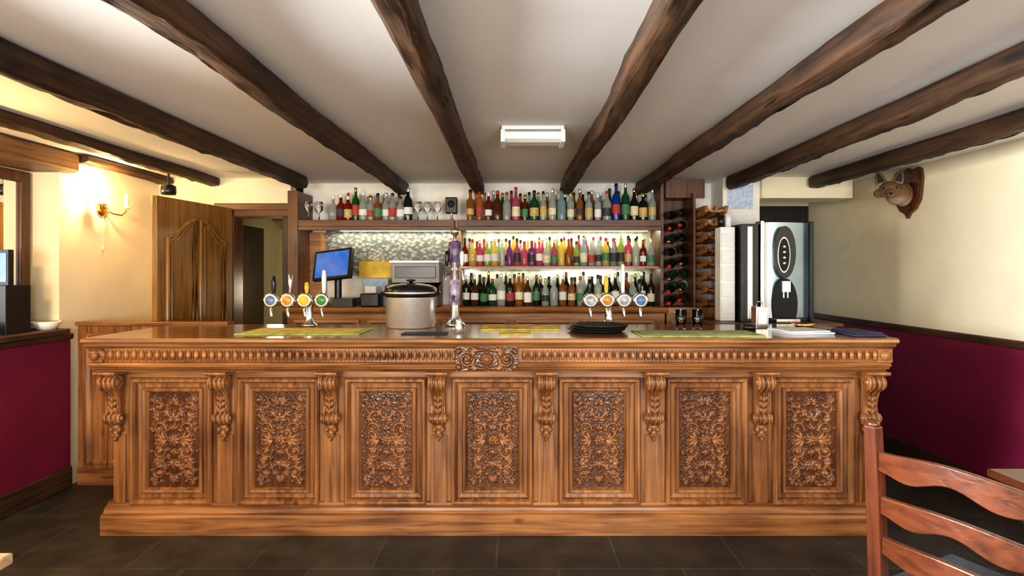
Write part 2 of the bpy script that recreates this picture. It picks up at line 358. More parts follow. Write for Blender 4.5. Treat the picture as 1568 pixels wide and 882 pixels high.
# ---------------------------------------------------------------- bar counter
bar=empty('bar_counter'); bar.location=(-.14,3.6,0)
def par(o,p=None):
    p=p or bar
    o.parent=p; o.matrix_parent_inverse=Matrix.Translation(-Vector(p.location)); return o
PITCH=.613; XC=[-2.28+PITCH*i for i in range(8)]
b=MB('body'); BL,BR=-2.31,2.04
b.box(BL,BR,3.325,3.85,.12,.925,OAK_X)
b.box(BL,BR,3.30,3.33,.876,.925,OAK_X); b.box(BL,BR,3.30,3.33,.125,.15,OAK_X)
for i in range(7):
    c=(XC[i]+XC[i+1])/2; x0,x1=c-.235,c+.235
    b.ring(x0,x1,.15,.876,[(0,3.30),(0,3.284),(.008,3.272),(.02,3.272),(.03,3.288),(.034,3.312),(.058,3.316),(.062,3.296),(.070,3.290),(.080,3.296),(.088,3.314),(.09,3.320)],OAK_Z,OAK_PANEL)
for i in range(8):
    l=BL if i==0 else XC[i]-PITCH/2+.235; r_=BR if i==7 else XC[i]+PITCH/2-.235
    b.box(l,r_,3.30,3.33,.15,.876,OAK_Z)
    b.box(max(l+.02,XC[i]-.045),min(r_-.02,XC[i]+.045),3.288,3.30,.16,.55,OAK_Z)
b.prism([(3.9,0),(3.225,0),(3.225,.10),(3.235,.113),(3.25,.118),(3.258,.13),(3.262,.145),(3.285,.152),(3.285,.162),(3.30,.168),(3.9,.168)],BL-.025,BR+.025,OAK_X)
par(b.build(bevel=.002))
b=MB('top_moulding')
b.prism([(3.98,1.12),(3.135,1.12),(3.125,1.113),(3.122,1.100),(3.130,1.092),(3.146,1.086),(3.152,1.072),(3.166,1.064),(3.172,1.058),(3.98,1.058)],-2.37,2.085,OAK_TOP)
b.prism([(3.98,1.058),(3.178,1.058),(3.178,.985),(3.158,.981),(3.150,.972),(3.152,.962),(3.166,.957),(3.172,.945),(3.195,.938),(3.205,.926),(3.98,.926)],-2.345,2.06,OAK_X)
x=-2.32; 
while x<2.05:
    if not(-.335<x<.015):
        b.ell((x,3.172,1.022),(.0145,.018,.029),OAK_X,10)
        b.ell((x+.0215,3.176,1.020),(.0045,.012,.034),OAK_X,8)
    x+=.043
for xs in (-2.345,2.06):
    y=3.2
    while y<3.95: b.ell((xs,y,1.022),(.016,.0145,.029),OAK_X,10); y+=.043
for xc in (-2.315,2.03):
    b.box(xc-.04,xc+.04,3.158,3.2,.985,1.058,OAK_X); b.ell((xc,3.155,1.022),(.028,.02,.03),OAK_X,12)
par(b.build(bevel=.0015))
P=[];Q=[]
for k in range(10): leaf(P,0,.065,k*PI/5,.04,.010)
P.append((0,.065,.02))
spiral(Q,.11,.065,.042,PI,1.3,1,.010); fan(Q,.06,.10,.5,.05,.009,2,.5); fan(Q,.06,.03,-.5,.05,.009,2,.5); fan(Q,.145,.10,.8,.03,.009,1,.6); fan(Q,.145,.03,-.8,.03,.009,1,.6)
leaf(Q,.0,.115,0.1,.09,.010,-.6); leaf(Q,.0,.015,-.1,.09,.010,.6)
for q in Q: P.append(q); P.append((-q[0],q[1],q[2]))
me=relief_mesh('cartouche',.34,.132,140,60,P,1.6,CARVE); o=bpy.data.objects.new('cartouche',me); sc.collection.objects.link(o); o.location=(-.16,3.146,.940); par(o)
b=MB('cartouche_block'); b.box(-.33,.01,3.147,3.19,.94,1.072,OAK_X); par(b.build())
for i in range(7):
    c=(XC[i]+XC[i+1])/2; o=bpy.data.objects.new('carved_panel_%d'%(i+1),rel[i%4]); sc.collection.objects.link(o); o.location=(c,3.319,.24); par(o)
def corbel(i,x):
    b=MB('corbel_%d'%(i+1)); b.M=Matrix.Translation((x,0,0))
    b.prism([(3.31,.926),(3.175,.926),(3.172,.915),(3.182,.905),(3.31,.905)],-.060,.060,OAK_Z)
    pr=[]
    def arc(cy,cz,r,a0,a1,n=10): 
        for k in range(n+1):
            a=a0+(a1-a0)*k/n; pr.append((cy+r*math.cos(a),cz+r*math.sin(a)))
    arc(3.225,.862,.043,PI*.5,PI*1.45,10)
    pr.extend([(3.235,.80),(3.252,.76),(3.258,.72),(3.250,.685)])
    arc(3.252,.655,.028,PI*.7,PI*1.4,7)
    pr.extend([(3.27,.615),(3.31,.60),(3.31,.905)])
    b.prism(pr,-.038,.038,OAK_Z)
    for k in (-1,0,1):
        pts=[(k*.026,p[0]-.002,p[1]) for p in pr[:-2]]
        b.tube(pts,.0075 if k else .010,OAK_Z,8)
    for sx in (-1,1):
        for (cy,cz,R) in ((3.225,.862,.043),(3.254,.655,.028)):
            b.lathe([(0,0),(R,0),(R*1.02,sx*.008),(R*.82,sx*.014),(R*.7,sx*.008),(R*.5,sx*.008),(R*.45,sx*.016),(0,sx*.02)],(sx*.036,cy,cz),OAK_Z,16,axis='x')
    for k,(z,wd) in enumerate(((.80,.028),(.77,.024),(.735,.020),(.70,.018))):
        for sx in (-1,1): b.ell((sx*wd*.6,3.248,z),(.014,.012,.02),OAK_Z,8,Matrix.Rotation(sx*.5,3,'Y'))
        b.ell((0,3.242,z-.008),(.009,.012,.022),OAK_Z,8)
    for (dx,z,rx,rz) in ((0,.60,.030,.022),(-.022,.585,.014,.02),(.022,.585,.014,.02),(0,.565,.02,.026),(-.012,.55,.01,.016),(.012,.55,.01,.016),(0,.533,.009,.02)):
        b.ell((dx,3.283,z),(rx,.026,rz),OAK_Z,10)
    par(b.build())
for i,x in enumerate(XC): corbel(i,x)
b=MB('wooden_partition'); b.box(-3.05,-2.0,4.0,4.06,0,1.11,OAK_Z); b.box(-3.06,-2.0,3.985,4.08,1.11,1.135,OAK_X)
b.ring(-3.0,-2.1,.14,1.06,[(0,4.0),(0,3.99),(.02,3.985),(.04,3.998)],OAK_Z); b.box(-3.05,-2.0,3.99,4.0,0,.12,OAK_X); b.build(bevel=.004)

# ---------------------------------------------------------------- back bar
bb=empty('back_bar'); bb.location=(-.1,5.1,0)
b=MB('cabinet'); b.box(-1.95,1.27,4.9,5.29,0,1.14,SHELFW); b.prism([(5.29,1.185),(4.83,1.185),(4.82,1.17),(4.83,1.15),(4.86,1.13),(5.29,1.13)],-1.96,1.275,SHELFW)
for k in range(5): b.ring(-1.9+k*.63,-1.33+k*.63,.1,1.08,[(0,4.9),(0,4.885),(.03,4.88),(.04,4.898)],SHELFW)
par(b.build(bevel=.003),bb)
b=MB('shelves')
b.box(-1.88,-.53,4.93,5.29,1.875,1.93,DARKX); b.box(-.50,1.25,4.93,5.29,1.875,1.93,DARKX)
b.box(-1.88,-.53,4.93,4.955,1.84,1.875,DARKX); b.box(-.50,1.25,4.93,4.955,1.84,1.875,DARKX)
b.box(-.50,1.25,5.0,5.29,1.51,1.535,SHELFW)
b.box(-.53,-.495,4.99,5.29,1.185,1.93,SHELFW)
b.box(-1.955,-1.87,4.92,5.29,1.185,2.18,DARKZ); b.box(-1.87,-1.74,5.2,5.29,1.185,1.84,SHELFW)
b.box(1.245,1.275,4.95,5.29,1.185,2.28,DARKZ)
par(b.build(bevel=.003),bb)
b=MB('stone_cladding'); b.box(-1.74,-.53,5.27,5.298,1.45,1.87,STONE); par(b.build(),bb)
b=MB('mirror_back'); b.box(-.49,1.24,5.28,5.298,1.19,1.87,mat('backboard_tiles',(.34,.38,.28),.15,var=.5,scale=14)); par(b.build(),bb)
b=MB('shelf_lamp'); b.tube([(-1.6,5.24,1.862),(-.6,5.24,1.862)],.008,TUBE); b.tube([(-.45,5.24,1.862),(1.2,5.24,1.862)],.008,TUBE); b.build()
GL={'c':bottleglass('glass_clear',(.58,.62,.58),.6),'g':bottleglass('glass_green',(.02,.14,.04),.5),'d':bottleglass('glass_dark',(.012,.018,.01),.2),
'b':bottleglass('glass_brown',(.13,.04,.012),.4),'a':bottleglass('glass_amber',(.45,.20,.05),.6),'r':bottleglass('glass_red',(.30,.025,.02),.5),
'u':bottleglass('glass_blue',(.02,.07,.40),.5),'p':bottleglass('glass_pink',(.65,.20,.32),.65),'y':bottleglass('glass_yellow',(.8,.66,.18),.65),'l':bottleglass('glass_lime',(.5,.6,.2),.6),'o':bottleglass('glass_orange',(.65,.25,.06),.65),'k':bottleglass('glass_cyan',(.4,.58,.6),.65),'v':bottleglass('glass_violet',(.35,.12,.4),.6)}
CAPS=[BLACK,REDC,GOLD,WHITEPL,STEEL,BLACK]
LAB=[PAPER,PAPER,mat('label_cream',(.75,.65,.42),.7,var=.2,scale=60),mat('label_red',(.40,.05,.04),.6,var=.3,scale=60),mat('label_dark',(.04,.04,.05),.6,var=.3,scale=60),mat('label_gold',(.55,.40,.14),.5,var=.3,scale=60),mat('label_green',(.06,.22,.1),.6,var=.3,scale=60)]
def bottle(b,x,y,z,h,r,col,kind,rnd):
    g=GL[col]
    if kind==0: pr=[(0,0),(r*.95,0),(r,.01*1),(r,h*.58),(r*.9,h*.64),(r*.5,h*.72),(r*.36,h*.78),(r*.33,h*.90)]
    elif kind==1: pr=[(0,0),(r*.95,0),(r,.01),(r,h*.5),(r*.92,h*.57),(r*.6,h*.66),(r*.38,h*.74),(r*.34,h*.9)]
    elif kind==2: pr=[(0,0),(r*.9,0),(r*1.05,.01),(r*1.12,h*.3),(r*1.08,h*.5),(r*.7,h*.62),(r*.36,h*.68),(r*.34,h*.88)]
    else: pr=[(0,0),(r*.8,0),(r*.82,.01),(r*.98,h*.55),(r*.93,h*.66),(r*.4,h*.72),(r*.36,h*.76),(r*.36,h*.88)]
    b.lathe(pr,(x,y,z),g,20)
    cp=rnd.choice(CAPS); ct=pr[-1][1]
    b.lathe([(r*.38,ct-.004),(r*.4,ct+.002),(r*.4,h-.004),(r*.34,h),(0,h)],(x,y,z),cp,12)
    lb=rnd.choice(LAB)
    k=1.02 if kind!=2 else 1.13
    if kind==3: k=.96
    z0,z1=h*rnd.uniform(.12,.2),h*rnd.uniform(.38,.48)
    if rnd.random()<.85: b.lathe([(r*k,z0),(r*k,z1)],(x,y,z),lb,20)
def row(name,x0,x1,y,z,cols,hm,seed,r=.037,second=True):
    rnd=random.Random(seed); b=MB(name); n=len(cols)
    for i,c in enumerate(cols):
        x=x0+(x1-x0)*i/(n-1)
        hh=hm*rnd.uniform(.86,1.12); kd=rnd.choice([0,0,1,1,2,3])
        if c.isupper(): hh=hm*1.22; kd=0; c=c.lower()
        bottle(b,x,y+rnd.uniform(-.02,.02),z,hh,r*rnd.uniform(.85,1.05),c,kd,rnd)
    if second:
        for i in range(n-1):
            x=x0+(x1-x0)*(i+.5)/(n-1)
            bottle(b,x,y+.105,z,hm*rnd.uniform(.9,1.12),r*.85,rnd.choice(list(cols.lower())),rnd.choice([0,1,3]),rnd)
    b.build(fixn=False)
row('spirit_bottles',-1.60,-.95,5.05,1.931,'crrGccacccD',.24,3)
row('spirit_bottles',-.40,1.20,5.05,1.931,'aorbcpbgcckcacccUGddc',.27,5)
row('liqueur_bottles',-.45,1.19,5.08,1.536,'ryplycvppvpcpyalkccyklpcrc',.25,9,.031)
row('whisky_bottles',-.44,1.19,5.07,1.186,'dbdgcdabdccaacdcgdbcdd',.275,12,.036)
rnd=random.Random(4)
def glassrow(xs):
    b=MB('wine_glasses')
    for k,x in enumerate(xs): b.lathe([(0,0),(.03,0),(.03,.004),(.005,.01),(.005,.07),(.033,.10),(.036,.15),(.03,.17)],(x,5.05+.02*(k%2),1.931),GLASS,16)
    b.build(fixn=False)
glassrow([-1.82,-1.735]); glassrow([-.86,-.78,-.69])
b=MB('security_camera'); b.box(-.61,-.51,4.96,5.05,1.99,2.13,BLACK); b.lathe([(.03,0),(.012,.02),(.012,.06)],(-.56,5.0,1.931),STEEL); b.lathe([(0,4.948),(.03,4.95),(.032,4.965)],(-.56,0,2.07),BLACKM,axis='y'); b.build(bevel=.008)
# wine rack
wr=empty('wine_rack'); wr.location=(1.5,4.9,0)
b=MB('rack_frame')
b.box(1.285,1.79,4.9,5.29,0,1.14,SHELFW); b.box(1.28,1.795,4.83,5.29,1.14,1.185,SHELFW); b.ring(1.32,1.76,.1,1.08,[(0,4.9),(0,4.885),(.03,4.88),(.04,4.898)],SHELFW)
b.box(1.285,1.62,4.93,4.97,2.12,2.28,DARKZ); b.box(1.285,1.52,4.97,5.29,2.12,2.14,DARKZ)
b.box(1.30,1.50,5.16,5.22,1.185,2.12,DARKZ); b.box(1.50,1.52,4.86,5.22,1.185,2.15,DARKZ)
for k in range(8):
    z=1.21+k*.108
    poly=[(4.66,z+.055),(4.64,z+.035),(4.66,z+.0),(4.74,z-.02),(5.2,z-.02),(5.2,z+.03),(4.95,z+.02),(4.80,z+.012),(4.72,z+.025)]
    for sx in (1.53,1.61,1.69): b.prism(poly,sx,sx+.022,SHELFW)
    n=16; arc=[(1.63+.10*math.cos(PI+PI*q/n),z+.055+.055*math.sin(PI+PI*q/n)) for q in range(n+1)]
    arc2=[(1.63+.085*math.cos(PI+PI*q/n),z+.055+.036*math.sin(PI+PI*q/n)) for q in range(n,-1,-1)]
    b.prism(arc+arc2,4.67,4.95,SHELFW,'xz')
par(b.build(),wr)
b=MB('wine_bottles'); rnd=random.Random(3)
for k in range(8):
    z=1.235+k*.106
    for j,c in enumerate((1.35,1.45)):
        col=GL[rnd.choice('ddddgb')]; cap=rnd.choice([BLACKM,BLACKM,BLACKM,GOLD,REDC])
        b.M=Matrix.Translation((c,5.0,z+.02*j))@Matrix.Rotation(-.38+rnd.uniform(-.06,.06),4,'Z')@Matrix.Rotation(.12+rnd.uniform(-.05,.05),4,'X')
        b.lathe([(0,.16),(.030,.16),(.037,.15),(.037,-.03),(.03,-.06),(.014,-.10),(.013,-.19),(0,-.19)],(0,0,0),col,16,axis='y')
        b.lathe([(.0155,-.13),(.0155,-.194),(0,-.195)],(0,0,0),cap,12,axis='y')
        if rnd.random()<.6: b.lathe([(.0378,.10),(.0378,.0)],(0,0,0),rnd.choice(LAB),16,axis='y')
b.M=Matrix.Identity(4)
par(b.build(fixn=False),wr)
# ---------------------------------------------------------------- door left + frame
dr=MB('door_1'); W=.85;H=2.03
h0=Vector((-2.46,4.95,0)); h1=Vector((-2.585,4.11,0)); d=(h1-h0).normalized()
Mx=Matrix(((-d.x,-d.y*-1,0,h1.x),(-d.y,d.x*-1,0,h1.y),(0,0,1,0),(0,0,0,1)))
dr.M=Mx
dr.box(0,W,-.02,.02,0.01,H,DOORW)
nrm=Vector((Mx[0][1],Mx[1][1],0)); sgn=1 if nrm.x>0 else -1
for u0,u1 in ((.10,.40),(.45,.75)):
    left=u0<.3
    for inset,rad in ((0,.016),(.04,.010)):
        a0,a1=u0+inset,u1-inset
        zb=1.0+inset; 
        top=[]
        for q in range(13):
            t=q/12; u=a0+(a1-a0)*t; s_=(t if left else 1-t)
            top.append((u,sgn*.022,1.74-inset+.15*(.5-.5*math.cos(PI*s_))))
        pts=[(a0,sgn*.022,zb)]+top+[(a1,sgn*.022,zb),(a0,sgn*.022,zb)]
        dr.tube(pts,rad,DOORW,8)
    for inset,rad in ((0,.016),(.04,.010)):
        dr.tube([(u0+inset,sgn*.022,.15+inset),(u1-inset,sgn*.022,.15+inset),(u1-inset,sgn*.022,.85-inset),(u0+inset,sgn*.022,.85-inset),(u0+inset,sgn*.022,.15+inset)],rad,DOORW,8)
dr.tube([(.05,sgn*.02,1.02),(.05,sgn*.06,1.02),(.14,sgn*.06,1.02)],.009,GOLD)
dr.build(bevel=.004)
b=MB('trim_4'); b.box(-2.50,-2.44,4.97,5.14,0,2.02,DARKZ); b.box(-2.50,-1.96,4.97,5.14,1.96,2.02,DARKX); b.box(-2.02,-1.96,4.97,5.14,0,1.96,BLACKW); b.box(-2.62,-1.94,4.985,5.0,2.02,2.08,DARKX); b.build(bevel=.004)
b=MB('staircase'); b.prism([(-1.95,2.25),(-2.6,2.25),(-1.95,1.6)],5.5,6.4,DARKX,'xz'); b.build()
b=MB('dark_inner_panel'); b.box(-2.95,-2.72,5.5,6.2,0,1.95,BLACKW); b.ring(-2.92,-2.75,.1,1.9,[(0,5.5),(.0,5.485),(.03,5.485),(.04,5.5)],BLACKW); b.build()  # added dark panel giving the black gap at the doorway's left
b=MB('window_4'); b.box(2.5,2.57,6.08,6.18,0,2.18,BLACKW);b.box(3.03,3.095,6.08,6.18,0,2.18,BLACKW);b.box(2.57,3.03,6.08,6.18,2.0,2.18,BLACKW);b.box(2.57,3.03,6.1,6.15,0,.9,BLACKW)  # glazed door leaf and frame at the right rear
b.box(2.57,2.63,6.1,6.15,.9,2.0,BLACKW);b.box(2.97,3.03,6.1,6.15,.9,2.0,BLACKW); b.box(2.63,2.97,6.12,6.125,.9,2.0,GLASS); b.build(bevel=.004)

# ---------------------------------------------------------------- counter items
CT=1.121
b=MB('soup_kettle'); o=(-.69,3.78,CT)
b.lathe([(.0,0),(.15,0),(.155,.008),(.155,.02),(.16,.025),(.16,.19),(.163,.195),(.163,.20)],o,STEEL,48)
b.lathe([(.163,.198),(.168,.202),(.168,.252),(.158,.262),(.15,.266),(.12,.278),(.06,.286),(0,.288)],o,BLACK,48)
b.lathe([(.1685,.222),(.1695,.224),(.1695,.230),(.1685,.232)],o,STEEL,48)
b.lathe([(.012,.285),(.012,.298),(.03,.302),(.03,.312),(0,.314)],o,BLACK,20)
for sx in (-1,1): b.tube([(o[0]+sx*.16,o[1]-.04,CT+.225),(o[0]+sx*.185,o[1]-.04,CT+.225),(o[0]+sx*.185,o[1]+.04,CT+.225),(o[0]+sx*.16,o[1]+.04,CT+.225)],.008,BLACK)
b.build()
def font(name,x,xs,badges,handles):
    b=MB(name); y=3.84
    b.lathe([(.0,0),(.055,0),(.055,.012),(.035,.02),(.026,.05),(.024,.12),(.03,.15),(.03,.16),(0,.16)],(x,y,CT),CHROME,24)
    b.tube([(xs[0]-.05,y,CT+.165),(xs[-1]+.05,y,CT+.165)],.026,CHROME,16)
    for xx,bd,hd in zip(xs,badges,handles):
        b.lathe([(0,-.075),(.044,-.075),(.050,-.068),(.050,-.05),(.03,-.035),(.02,0)],(xx,y,CT+.175),CHROME,24,axis='y')
        b.lathe([(0,-.078),(.040,-.078),(.041,-.074)],(xx,y,CT+.175),PAPER,24,axis='y')
        b.lathe([(0,-.081),(.031,-.081),(.032,-.077)],(xx,y,CT+.175),bd,24,axis='y')
        b.tube([(xx,y-.03,CT+.16),(xx,y-.06,CT+.11),(xx,y-.062,CT+.07)],[.012,.010,.009],CHROME)
        hh=hd[1]
        b.lathe([(.008,0),(.009,.03),(.013,.05),(.016,hh*.7),(.012,hh),(0,hh+.006)],(xx,y-.02,CT+.19),hd[0],14)
    b.build()
GREYB=mat('grey_badge',(.42,.42,.44),.3,var=.5,scale=50)
font('beer_tap_font',-1.38,(-1.61,-1.50,-1.39,-1.275),(BLUEC,ORANGEC,YELLOW,GREENC),((BLACK,.14),(CHROME,.16),(YELLOW,.10),(WHITEPL,.18)))
font('beer_tap_font',.62,(.49,.60,.71,.82),(GREYB,ORANGEC,GREYB,BLUEC),((BLACK,.12),(YELLOW,.14),(WHITEPL,.22),(BLACK,.12)))
b=MB('cider_tap_tower'); o=(-.41,3.86,CT)
b.lathe([(0,0),(.07,0),(.07,.015),(.045,.03),(.030,.06),(.028,.40),(.036,.42),(.036,.44)],o,CHROME,24)
b.lathe([(.030,.14),(.036,.15),(.036,.30),(.030,.31)],o,PINK,24)
b.lathe([(.03,.42),(.042,.43),(.048,.47),(.048,.52),(.042,.56),(.02,.57),(0,.575)],o,PURPLE,20)
b.lathe([(.010,.565),(.010,.60),(.026,.62),(.03,.64),(.018,.66),(0,.665)],o,CHROME,16)
for sx in (-1,1):
    b.tube([(o[0]+sx*.02,o[1]-.03,CT+.38),(o[0]+sx*.06,o[1]-.05,CT+.37),(o[0]+sx*.062,o[1]-.05,CT+.31)],.010,CHROME)
    b.lathe([(.006,0),(.012,.02),(.016,.08),(.01,.10),(0,.102)],(o[0]+sx*.05,o[1]-.03,CT+.40),WHITEPL if sx>0 else BLACK,12)
b.tube([(o[0],o[1]-.03,CT+.2),(o[0],o[1]-.09,CT+.2),(o[0],o[1]-.095,CT+.15)],.012,CHROME)
b.build()
b=MB('salt_shaker'); b.lathe([(0,0),(.022,0),(.024,.03),(.018,.06),(.02,.065),(.016,.08),(0,.085)],(-.34,3.42,CT),STEEL,16); b.build()
b=MB('bar_towel'); b.box(-1.62,-.90,3.3,3.66,CT,CT+.006,GREENM); b.box(-1.58,-.94,3.36,3.60,CT+.006,CT+.0075,YELLOWM); b.build(bevel=.002)
b=MB('bar_towel'); b.box(-.22,.27,3.56,3.86,CT,CT+.006,YELLOWM); b.box(-.18,.1,3.6,3.8,CT+.006,CT+.0075,mat('towel_gold',(.6,.36,.06),.9,var=.5,scale=20)); b.build(bevel=.002)
b=MB('beer_mat'); b.box(-.10,.09,3.30,3.44,CT,CT+.004,YELLOWM); b.build()
b=MB('bar_towel'); b.box(.70,1.40,3.2,3.50,CT,CT+.006,GREENM); b.box(.76,1.34,3.26,3.44,CT+.006,CT+.0075,mat('towel_sage',(.42,.46,.26),.9,var=.3,scale=20)); b.build(bevel=.002)
b=MB('rubber_bar_mat'); b.box(-.66,-.40,3.3,3.42,CT,CT+.006,BLACKM); b.build()
b=MB('serving_tray')
for k in range(3): b.lathe([(0,.002),(.15,.002),(.17,.016),(.175,.016),(.172,.012),(.152,-.001+.002),(0,0)],(.49+.008*k,3.50-.006*k,CT+.001+k*.014),BLACKM,40)
b.build()
for x in (1.05,1.155):
    b=MB('glass_tumbler'); b.lathe([(0,0),(.032,0),(.04,.12),(.037,.12),(.030,.008),(0,.008)],(x,3.66,CT),GLASS,24); b.build()
b=MB('napkin_dispenser'); b.box(1.53,1.61,3.66,3.74,CT,CT+.14,CHROME); b.box(1.545,1.595,3.655,3.66,CT+.03,CT+.11,WHITEPL); b.tube([(1.55,3.70,CT+.14),(1.555,3.70,CT+.17),(1.585,3.70,CT+.17),(1.59,3.70,CT+.14)],.006,CHROME); b.build(bevel=.006)
b=MB('ashtray'); b.lathe([(0,0),(.04,0),(.045,.03),(.038,.03),(.032,.008),(0,.008)],(1.46,3.60,CT),BLACK,24); b.build()
b=MB('magazines'); 
for k,(x,y,a,m) in enumerate(((1.70,3.42,.12,PAPER),(1.72,3.43,-.1,PAPERB),(1.69,3.44,.2,PAPER))):
    b.M=Matrix.Translation((x,y,CT+k*.006))@Matrix.Rotation(a,4,'Z'); b.box(-.13,.13,-.11,.11,0,.006,m)
b.M=Matrix.Identity(4); b.build()
b=MB('glass_dish'); b.lathe([(0,0),(.04,0),(.07,.03),(.066,.03),(.038,.006),(0,.006)],(1.86,3.72,CT),GOLD,24); b.build()
b=MB('folded_cloth'); b.box(1.89,2.07,3.2,3.5,CT,CT+.012,CLOTH); b.box(1.91,2.06,3.22,3.48,CT+.012,CT+.022,CLOTH); b.build(bevel=.005)
b=MB('side_cabinet'); b.box(1.45,2.32,4.15,4.62,0,1.09,DARKZ); b.box(1.43,2.34,4.10,4.63,1.09,1.115,DARKX); b.build(bevel=.004)
cm=MB('coffee_machine'); z=1.1165
cm.box(1.66,1.78,4.22,4.60,z,z+.72,BLACK); cm.box(1.70,1.735,4.212,4.22,z+.02,z+.70,CHROME)
cm.box(1.78,2.20,4.28,4.60,z,z+.70,BLACK)
poly=[]
for q in range(13):
    t=q/12; poly.append((1.80+.06*t,4.25-.05*math.sin(PI*t*.5)))
cm.prism([(1.80,4.3)]+poly+[(1.86,4.3)],z+.03,z+.73,WHITEPL,'xy',True)
poly=[]
for q in range(13):
    t=q/12; poly.append((1.86+.32*t,4.20+.08*t*t))
cm.prism([(1.86,4.3)]+poly+[(2.18,4.3)],z+.03,z+.73,STEELB,'xy',True)
cm.box(1.79,1.815,4.2,4.3,z,z+.74,CHROME); cm.box(2.175,2.20,4.24,4.3,z,z+.74,BLACK)
def oval(cx,cz,rx,rz,y,m,n=36,flat=False):
    pts=[]
    for k in range(n):
        a=2*PI*k/n; zz=cz+rz*math.sin(a)
        if flat: zz=max(zz,cz-rz*.55)
        pts.append((cx+rx*math.cos(a),zz))
    cm.prism(pts,y,y+.06,m,'xz')
oval(1.955,z+.51,.080,.19,4.174,BLACK); oval(1.945,z+.49,.045,.13,4.168,CHROME); oval(1.945,z+.49,.039,.12,4.164,BLACKM)
for k in range(4): cm.ell((1.945,4.162,z+.43+.04*k),(.012,.004,.010),STEEL,10)
oval(1.955,z+.13,.090,.19,4.170,BLACKM,flat=True)
cm.box(1.87,2.04,4.12,4.25,z,z+.028,CHROME); cm.box(1.885,2.025,4.13,4.22,z+.028,z+.032,BLACK)
cm.box(1.925,1.985,4.15,4.2,z+.22,z+.30,STEEL); cm.tube([(1.94,4.165,z+.23),(1.94,4.165,z+.18)],.006,CHROME); cm.tube([(1.97,4.165,z+.23),(1.97,4.165,z+.18)],.006,CHROME)
cm.build(bevel=.003)
b=MB('vending_panel'); b.box(1.53,1.64,4.3,4.42,1.1165,1.82,WHITEPL)
for k in range(5): b.box(1.538,1.632,4.292,4.30,1.17+k*.125,1.27+k*.125,PAPER)
b.build(bevel=.006)
b=MB('notice'); b.box(1.84,2.06,4.992,4.999,2.03,2.24,PAPERB); b.build()
b=MB('notice'); b.box(1.86,2.08,4.992,4.999,1.78,1.98,PAPER); b.build()
b=MB('paper_cups'); 
for x in (1.61,1.555): b.lathe([(0,0),(.022,0),(.026,.09),(0,.092)],(x,4.36,1.821),BLACK if x<1.58 else PAPER,16)
b.build()
b=MB('touchscreen_till'); b.box(-1.68,-1.38,4.85,5.1,1.186,1.26,BLACK)
b.tube([(-1.54,4.98,1.25),(-1.54,4.98,1.42)],.03,BLACK)
b.M=Matrix.Translation((-1.54,4.84,1.545))@Matrix.Rotation(-.30,4,'Z')@Matrix.Rotation(-.1,4,'Y')@Matrix.Rotation(-.3,4,'X'); b.box(-.18,.18,-.015,.03,-.13,.13,BLACK); b.box(-.16,.16,-.018,-.015,-.11,.11,SCREEN); b.M=Matrix.Identity(4)
b.build(bevel=.004)
b=MB('cash_register'); b.prism([(5.2,1.186),(4.86,1.186),(4.86,1.28),(4.92,1.36),(5.2,1.40)],-1.12,-.66,BLACK); b.box(-1.07,-.66,4.95,5.2,1.39,1.56,GREYP); b.box(-1.04,-.69,4.94,4.95,1.43,1.53,BLACK)
for i in range(8):
    for j in range(3): b.box(-1.08+i*.05,-1.045+i*.05,4.85+j*.025+.012,4.87+j*.025+.012,1.285+j*.033,1.30+j*.033,WHITEPL if (i+j)%3 else REDC)
b.box(-1.09,-.66,4.93,5.2,1.56,1.58,STEEL); b.build(bevel=.004)
b=MB('receipt_printer'); b.box(-1.33,-1.17,4.9,5.1,1.186,1.30,BLACK); b.box(-1.30,-1.2,4.93,4.96,1.30,1.36,PAPER); b.build(bevel=.01)
b=MB('notice'); b.box(-1.42,-1.13,5.2,5.262,1.43,1.58,YELLOW); b.build()
b=MB('card_box'); b.box(-1.36,-1.14,5.12,5.19,1.186,1.42,PAPERB); b.build()
b=MB('ceiling_light'); b.box(-.08,.27,3.2,3.34,2.27,CH-.001,WHITEPL); b.prism([(3.19,2.27),(3.20,2.225),(3.225,2.21),(3.315,2.21),(3.34,2.225),(3.35,2.27)],-.075,.265,DIFF); b.box(-.085,-.06,3.185,3.355,2.205,2.275,WHITEPL); b.box(.25,.275,3.185,3.355,2.205,2.275,WHITEPL); b.box(-.06,.25,3.188,3.195,2.262,2.275,GREYP); b.build(bevel=.004)
def sconce(Y,both=False):
    b=MB('seen_or_added_sconce'); X=-3.1; Z=1.95
    b.lathe([(0,0),(.055,0),(.06,.008),(.045,.02),(.02,.03),(0,.035)],(X,Y,Z),GOLD,20,axis='x')
    for sy in (-1,1):
        pts=[(X+.02,Y,Z),(X+.07,Y+sy*.03,Z-.03),(X+.09,Y+sy*.09,Z-.035),(X+.09,Y+sy*.135,Z-.005),(X+.09,Y+sy*.14,Z+.02)]
        b.tube(pts,.006,GOLD)
        b.lathe([(.008,0),(.03,.005),(.033,.012),(.012,.014),(.012,.06),(0,.062)],(X+.09,Y+sy*.14,Z+.02),WHITEP,14)
        b.ell((X+.09,Y+sy*.14,Z+.105),(.016,.016,.032),BULB if (sy<0 or both) else WHITEPL,12)
    b.tube([(X+.01,Y,Z-.04),(X+.01,Y,Z-.28)],.0025,WHITEPL,6); b.ell((X+.01,Y,Z-.29),(.008,.008,.014),WHITEPL,8)
    b.build(fixn=False)
sconce(4.30); sconce(2.45,True); sconce(-.4,True)  # first sconce is visible; other two are added unseen to warm the ceiling
b=MB('spotlight_fitting'); b.lathe([(0,0),(.05,.004),(.055,.03),(.05,.07),(.02,.085),(0,.086)],(-2.66,4.4,2.07),BLACK,20); b.tube([(-2.66,4.4,2.15),(-2.66,4.4,2.235)],.008,BLACK)
b.build()
